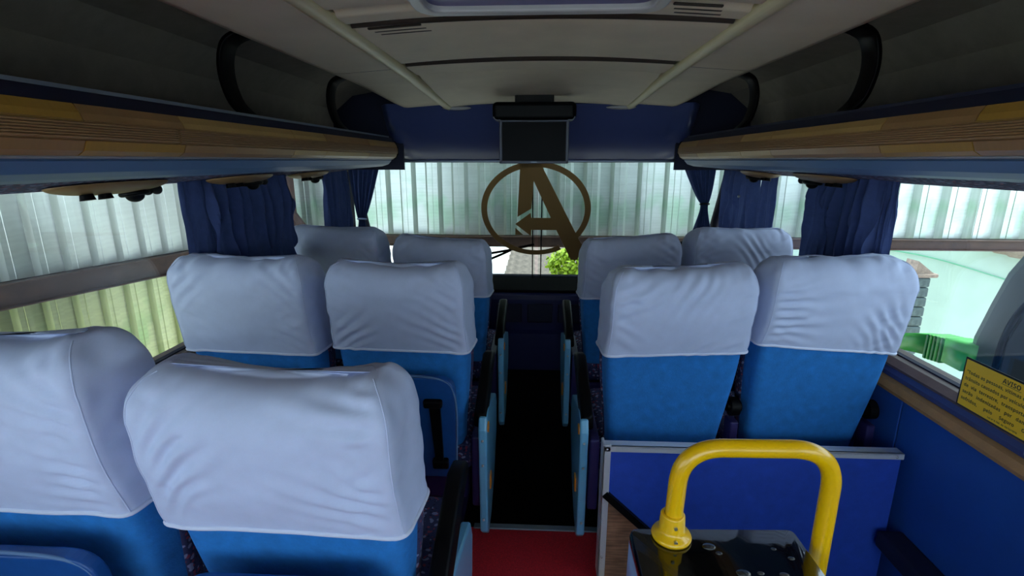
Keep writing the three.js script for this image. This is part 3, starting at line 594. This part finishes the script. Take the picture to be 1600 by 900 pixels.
curtain('narrow buttoned blue curtain at the foremost stairwell-side window', [['cloth', cloth([1.17, -2.78], [1.17, -3.3], 0.85, 1.44, 5, 0.026, 33), M.curtain], ['leading_edge', cloth([1.2, -2.63], [1.18, -2.78], 0.85, 1.44, 2, 0.01, 28), M.curtain], ['button', new THREE.SphereGeometry(0.008, 10, 8).translate(1.14, 1.3, -2.96), M.screw]]);
for (const s of [-1, 1]) { const t = thing('curtain_rail', s < 0 ? 'thin grey curtain rail above the fence-side windows' : 'thin grey curtain rail above the stairwell-side windows', 'curtain rail'); part('rail', rbox(Math.min(s * 1.2, s * 1.215), Math.max(s * 1.2, s * 1.215), 1.436, 1.446, -3.2, 1.5, 0.003), M.greyStrip, t); }
const tied = (s, cx, ty, k) => {
  const prof = (y) => (y > ty ? lerp(0.022, 0.108, Math.pow(clamp((y - ty) / (1.47 - ty)), 0.75)) : lerp(0.022, 0.07, smooth(0, 0.25, ty - y)));
  return grid((u, v) => { const y = lerp(1.47, 0.65, v), w = prof(y), sh = s * 0.045 * (y > ty ? 1 - clamp((y - ty) / (1.47 - ty)) : 1), ph = u * Math.PI * 2 * 6 + k + simplex.noise(u * 5 + k, v * 2); return [cx + (u - 0.5) * 2 * w + sh, y, -3.4 + (0.006 + 0.16 * w) * Math.sin(ph), u * 0.4, y]; }, 84, 40);
};
const tieRing = (x, y) => new THREE.TorusGeometry(0.027, 0.006, 8, 24).rotateX(Math.PI / 2 - 0.2).translate(x, y, -3.4);
curtain('tied-back blue curtain with pale tie at the fence-side end of the windscreen', [['cloth', tied(-1, -1.145, 1.11, 2), M.curtain], ['tieback', tieRing(-1.19, 1.11), M.tie, 'pale tie band']]);
curtain('tied-back blue curtain with dark tie at the stairwell-side end of the windscreen', [['cloth', tied(1, 1.05, 1.22, 5), M.curtain], ['tieback', tieRing(1.095, 1.22), M.black, 'dark tie band']]);

// ------------------------------------------------------------------ notice, emblem, wipers
{
  const W = 1024, H = 512, cv = document.createElement('canvas'); cv.width = W; cv.height = H;
  const c = cv.getContext('2d');
  c.fillStyle = '#15120c'; c.fillRect(0, 0, W, H); c.fillStyle = '#ffcb20'; c.fillRect(14, 14, W - 28, H - 28);
  c.fillStyle = '#17130a'; c.textBaseline = 'middle';
  c.font = 'bold 62px sans-serif'; c.textAlign = 'center'; c.fillText('AVISO', W / 2, 62); c.fillRect(W / 2 - 98, 93, 196, 4);
  c.textAlign = 'left';
  const line = (t, y) => { c.font = 'bold 46px sans-serif'; const words = t.split(' '), tw = words.reduce((a, w) => a + c.measureText(w).width, 0), k = Math.min(1, (W - 80 - 14 * (words.length - 1)) / tw), gap = (W - 80 - tw * k) / (words.length - 1); let x = 40; for (const w of words) { c.save(); c.translate(x, y); c.scale(k, 1); c.fillText(w, 0, 0); c.restore(); x += c.measureText(w).width * k + gap; } };
  line('“Todas as pessoas, vítimas de acidentes de', 135); line('trânsito causados por veículos automotores', 205); line('de via terrestre, transportadas ou não,', 275); line('serão indenizadas por danos pessoais', 345); line('sofridos, pelo Seguro Obrigatório”.', 415);
  c.font = 'bold 24px sans-serif'; c.textAlign = 'center'; c.fillText('Lei nº 6.194, de 19/12/1974', W / 2, 470);
  const tex = new THREE.CanvasTexture(cv); tex.colorSpace = THREE.SRGBColorSpace; tex.anisotropy = 8;
  const t = thing('notice_sign', 'yellow notice with black AVISO lettering on the stairwell-side window', 'sign', [1.245, 0.876, -1.28]);
  part('board', rbox(0, 0.003, -0.074, 0.074, -0.15, 0.15, 0.001), M.black, t, 'thin black-edged board');
  const g = new THREE.PlaneGeometry(0.298, 0.146); g.rotateY(-Math.PI / 2); g.translate(-0.0008, 0, 0);
  part('print', g, std(0xffffff, 0.45, { map: tex }), t, 'black lettering on yellow');
}
{ // brown emblem stuck on the windscreen: a letter A crossing a ring
  const t = thing('windscreen_emblem', 'brown letter A in a ring stuck on the windscreen', 'emblem');
  const place = (shape) => { const g = new THREE.ExtrudeGeometry(shape, { depth: 0.003, bevelEnabled: false, curveSegments: 64 }); const p = g.attributes.position; for (let i = 0; i < p.count; i++) { const q = WS0.clone().addScaledVector(WSD, -p.getY(i)); const n = V(0, 0.457, 0.889); p.setXYZ(i, p.getX(i), q.y + n.y * (-0.01 - p.getZ(i)) * -1, q.z + n.z * (-0.01 - p.getZ(i)) * -1); } g.computeVertexNormals(); return g; };
  const poly = (pts) => new THREE.Shape(pts.map(([x, v]) => new THREE.Vector2(x, -v)));
  const cx = -0.009, cy = -0.392, a0 = -0.62, a1 = -1.05 + Math.PI * 0; // ring leaves a gap where the leg crosses
  const ring = new THREE.Shape(); const R = 0.388, r = 0.346;
  ring.absarc(cx, cy, R, a0, Math.PI * 2 + a1, false); ring.absarc(cx, cy, r, Math.PI * 2 + a1, a0, true);
  part('ring', place(ring), M.emblem, t);
  part('letter', [
    place(poly([[-0.113, 0.006], [-0.14, 0.44], [-0.04, 0.37], [-0.024, 0.15], [-0.02, 0.006]])),
    place(poly([[-0.02, 0.006], [-0.024, 0.15], [0.1, 0.448], [0.142, 0.552], [0.262, 0.827], [0.315, 0.827], [0.335, 0.685], [0.014, 0.006]])),
    place(poly([[-0.156, 0.501], [-0.044, 0.405], [-0.04, 0.448], [0.1, 0.448], [0.142, 0.552], [-0.04, 0.552], [-0.042, 0.61], [-0.05, 0.6]])),
    place(poly([[-0.156, 0.535], [-0.158, 0.597], [-0.1, 0.597]])),
  ], M.emblem, t);
}
for (const [lab, a, b] of [['black wiper across the windscreen under the brown emblem', [-0.42, 0.77], [-0.02, 0.668]], ['black wiper at the stairwell-side half of the windscreen', [0.86, 0.72], [1.12, 0.62]]]) {
  const t = thing('windscreen_wiper', lab, 'wiper'), off = -0.03, P = ([x, v], o = off) => { const q = WS0.clone().addScaledVector(WSD, v); return [x, q.y + 0.457 * o, q.z + 0.889 * o]; };
  part('blade', tube([P(a), P([(a[0] + b[0]) / 2, (a[1] + b[1]) / 2 + 0.006]), P(b)], 0.009, 12, 8), M.rubber, t);
  part('arm', tube([P([b[0] * 0.55 + a[0] * 0.45, b[1] * 0.5 + a[1] * 0.5], -0.05), P([b[0] - 0.5, 0.9], -0.06), P([b[0] - 0.62, 1.03], -0.05)], 0.009, 16, 8), M.rubber, t);
}

// ------------------------------------------------------------------ outdoors
const GY = -2.3;
tag(part('ground', box(-30, 30, GY - 0.1, GY, -40, 20), M.ground), 'pale dusty yard around the coach', 'ground', null, 'structure');
// corrugated sheeting: trapezoid ribs, one part for each sheet
function sheetGeo(width, ribsN, h) {
  const pts = [], p = width / ribsN, d = p * 0.27;
  for (let i = 0; i < ribsN; i++) { const x = i * p; pts.push([x, 0], [x + p * 0.15, 0], [x + p * 0.16, -0.006], [x + p * 0.17, 0], [x + p * 0.36, 0], [x + p * 0.48, d], [x + p * 0.84, d], [x + p * 0.96, 0]); }
  pts.push([width, 0]);
  const g = prism(band(pts, 0.0025), 0, h);      // along z, stand it up
  return g.rotateX(-Math.PI / 2);
}
function shed(name, label, pos, turn, n, w, ribsN, beamY, beamH, top, bottom, mUp, mLow) {
  const t = thing(name, label, 'wall', pos, turn, null, 'structure');
  const gU = sheetGeo(w, ribsN, top - beamY), gL = bottom !== undefined ? sheetGeo(w, ribsN, beamY - bottom) : null;
  for (let i = 0; i < n; i++) {
    const m = part('corrugated_sheet', gU, mUp, t); m.position.set(i * (w - 0.004), beamY, (i % 2) * 0.004);
    if (gL) { const l = part('corrugated_sheet', gL, mLow, t, 'olive green lower sheet'); l.position.set(i * (w - 0.004), bottom, (i % 2) * 0.004); }
  }
  part('steel_beam', [rbox(-0.05, n * w, beamY - beamH / 2, beamY + beamH / 2, 0.05, 0.1, 0.006), rbox(-0.05, n * w, beamY - beamH / 2, beamY - beamH / 2 + 0.01, 0.05, 0.16, 0.003), rbox(-0.05, n * w, beamY + beamH / 2 - 0.01, beamY + beamH / 2, 0.05, 0.16, 0.003)], M.steel, t, 'weathered brown steel beam');
  return t;
}
shed('corrugated_front_wall', 'pale corrugated metal sheeting hanging ahead of the windscreen above a brown beam', [-3.1, 0, -5.4], -0.008, 15, 0.84, 3, 0.675, 0.11, 3.6, undefined, M.sheetFront);
shed('corrugated_side_wall', 'long corrugated fence with brown beam, white above and olive below', [-5.3, 0, 2.0], Math.atan2(7.3, 2.36), 11, 0.76, 4, 0.62, 0.17, 3.6, GY, M.sheet, M.sheetOlive);
{
  const t = thing('corner_post', 'grey corner post with diagonal brace where the corrugated walls meet', 'post', [-2.56, 0, -5.06]);
  part('post', rbox(-0.1, 0.1, GY, 3.4, -0.05, 0.05, 0.01), M.steel, t); const b = box(-0.03, 0.03, 0, 0.8, -0.02, 0.02); b.rotateZ(0.6); b.translate(0.3, 0.7, 0.06); part('brace', b, M.steel, t);
}
{
  const t = thing('unseen_shed_roof', 'unseen corrugated shed roof over the parked coach, added and cut short to steer light', 'roof', [0, 0, 0], 0, null, 'structure');
  part('roof_deck', box(-6.2, 3.4, 3.6, 3.66, -5.6, 3.2), M.sheet, t);  // unseen roof added for light direction, left open at one side and the rear
  for (const z of [-5.2, -2.4, 0.4, 3.1]) part('rafter', rbox(-6.2, 3.4, 3.4, 3.6, z - 0.05, z + 0.05, 0.01), M.steel, t);
}
{ // pale mint house beyond the beam
  const t = thing('mint_house', 'pale mint house wall with tiled eave seen below the beam', 'house', [4.35, 0, -7.6]);
  part('wall', box(0, 7, GY, 0.9, -3, 0), M.mint, t, 'pale mint plaster');
  part('gable_band', prism([[1.7, 0.42], [3.9, -0.2], [3.9, 0.1], [2.3, 0.5]], 0, 0.03), M.mintTrim, t);
  for (let i = 0; i < 7; i++) { const g = new THREE.CylinderGeometry(0.1, 0.12, 0.75, 14, 1, true, 0, Math.PI).rotateZ(Math.PI / 2).rotateX(-Math.PI / 2).rotateY(Math.PI / 2).translate(2.35 + i * 0.22, 0.3 - i * 0.058, 0.3); part('roof_tile', g, M.tile, t); }
  part('eave_board', prism([[2.1, 0.33], [4.0, -0.17], [4.0, -0.11], [2.1, 0.39]], 0.02, 0.1), M.mintTrim, t);
  part('wall_cable', tube([[0.3, 0.3, 0.02], [1.4, 0.12, 0.02], [2.7, -0.25, 0.02]], 0.01, 20, 6), M.mintTrim, t);
}
{
  const t = thing('tiled_gate_pillar', 'dark ridged pillar with stone cap beside the mint wall', 'pillar', [4.62, 0, -6.2]);
  for (let i = 0; i < 20; i++) part('course', rbox(-0.09, 0.09, GY + i * 0.122, GY + i * 0.122 + 0.116, -0.09, 0.09, 0.02), M.slate, t);
  part('cap', [rbox(-0.13, 0.15, 0.14, 0.19, -0.12, 0.12, 0.02), prism([[-0.12, 0.19], [0.1, 0.19], [-0.1, 0.34]], -0.1, 0.1)], M.tile, t);
}
{ // neighbouring coach
  const t = thing('neighbouring_coach', 'grey parked coach front beside the yellow notice, outside the window', 'bus', [2.42, 0, 0]);
  const out = [[-2.8, GY + 0.3], [-2.81, 0.15], [-2.8, 0.55], [-2.745, 0.76], [-2.69, 0.94], [-2.6, 1.1], [-2.42, 1.22], [-2.0, 1.28], [1.5, 1.28], [1.5, GY + 0.3]];
  part('body', prism(out, 0, 2.2, 'x', 0.06), M.busGrey, t, 'grey glossy bodywork');
  part('side_window', prism([[-2.56, 0.2], [-2.56, 0.6], [-2.5, 0.78], [-2.38, 0.92], [-1.5, 0.95], [-1.5, 0.2]], -0.012, 0.02, 'x', 0.004), M.busGlass, t, 'dark side window');
  part('window_seal', tube([[-0.014, 0.2, -2.58], [-0.014, 0.6, -2.58], [-0.014, 0.79, -2.52], [-0.014, 0.94, -2.39], [-0.014, 0.97, -1.5]], 0.014, 40, 8), M.rubber, t);
  part('seat_back', rbox(0.1, 0.5, 0.2, 0.75, -2.0, -1.85, 0.05), M.hatchFrame, t);
  const arm = part('mirror_arm', [loft([[-2.72, 0.44, 0.075], [-2.86, 0.44, 0.072]].map(([z, y, h]) => [[-0.07, -h], [0.07, -h], [0.07, h], [-0.07, h]].map(([a, b]) => [a, y + b, z]))), loft([[-3.0, 0.415, 0.062], [-3.12, 0.39, 0.06], [-3.3, 0.335, 0.05]].map(([z, y, h]) => [[-0.06, -h], [0.06, -h], [0.06, h], [-0.06, h]].map(([a, b]) => [a, y + b, z])))], M.green, t, 'bright green mirror arm');
  for (let i = 0; i < 5; i++) part('bellows_rib', rbox(-0.072, 0.072, 0.35, 0.505, -0.012, 0.012, 0.008).translate(0, -i * 0.004, -2.88 - i * 0.027), i % 2 ? M.green : M.greenDark, arm);
  part('mirror_head', rbox(-0.1, 0.1, 0.0, 0.24, -3.3, -3.16, 0.03), M.busGrey, t, 'grey mirror head');
}
{ // low roof and walls ahead, below the beam
  const t = thing('low_roof', 'grey weathered roof slope ahead of the windscreen, below the beam', 'roof', [0, 0, -10]);
  for (let i = 0; i < 14; i++) part('roof_sheet', rbox(-0.75 + i * 0.02, 2.2, -0.012, 0.012, -0.14, 0.14, 0.005).rotateX(0.32).translate(0, -1.15 + i * 0.078, -i * 0.24), M.greyRoof, t);
  tag(part('white_wall', box(-3.5, -0.72, GY, 0.3, -12, -11.8), M.whiteWall), 'bright white wall ahead of the windscreen, beside the low grey roof', 'wall');
  tag(part('stone_wall', box(2.2, 4.2, GY, 0.1, -9.4, -9.2), M.slate), 'dark rough garden wall ahead, next to the mint house', 'wall');
}
function shrub(label, x, y, z, r, n, m) {
  const t = thing('leafy_shrub', label, 'shrub', [x, y, z]);
  const leaf = new THREE.CircleGeometry(0.05, 6).scale(0.6, 1.3, 1); const gs = [];
  for (let i = 0; i < n; i++) { const a = rnd() * 6.28, b = Math.acos(2 * rnd() - 1), q = r * (0.55 + 0.45 * rnd()); const g = leaf.clone(); g.rotateX(rnd() * 3); g.rotateY(rnd() * 6); g.rotateZ(rnd() * 3); g.translate(q * Math.sin(b) * Math.cos(a) * 1.3, q * Math.cos(b) * 0.8, q * Math.sin(b) * Math.sin(a)); gs.push(g); }
  const f = part('foliage', gs, m, t); f.userData.kind = 'stuff';
  for (let i = 0; i < 5; i++) part('stem', tube([[0, -r * 1.2, 0], [(rnd() - 0.5) * r, 0, (rnd() - 0.5) * r]], 0.015, 6, 5), M.twig, t);
}
shrub('yellow green bush growing over the low grey roof', 0.62, -0.35, -9.2, 0.36, 700, M.leaf);
shrub('small yellow green bush at the edge of the low grey roof', 0.36, -0.72, -8.4, 0.2, 300, M.leaf2);
shrub('light green bush between the low roof and the dark garden wall', 1.9, -0.3, -10.0, 0.5, 800, M.leaf);
renderer.render(scene, camera);
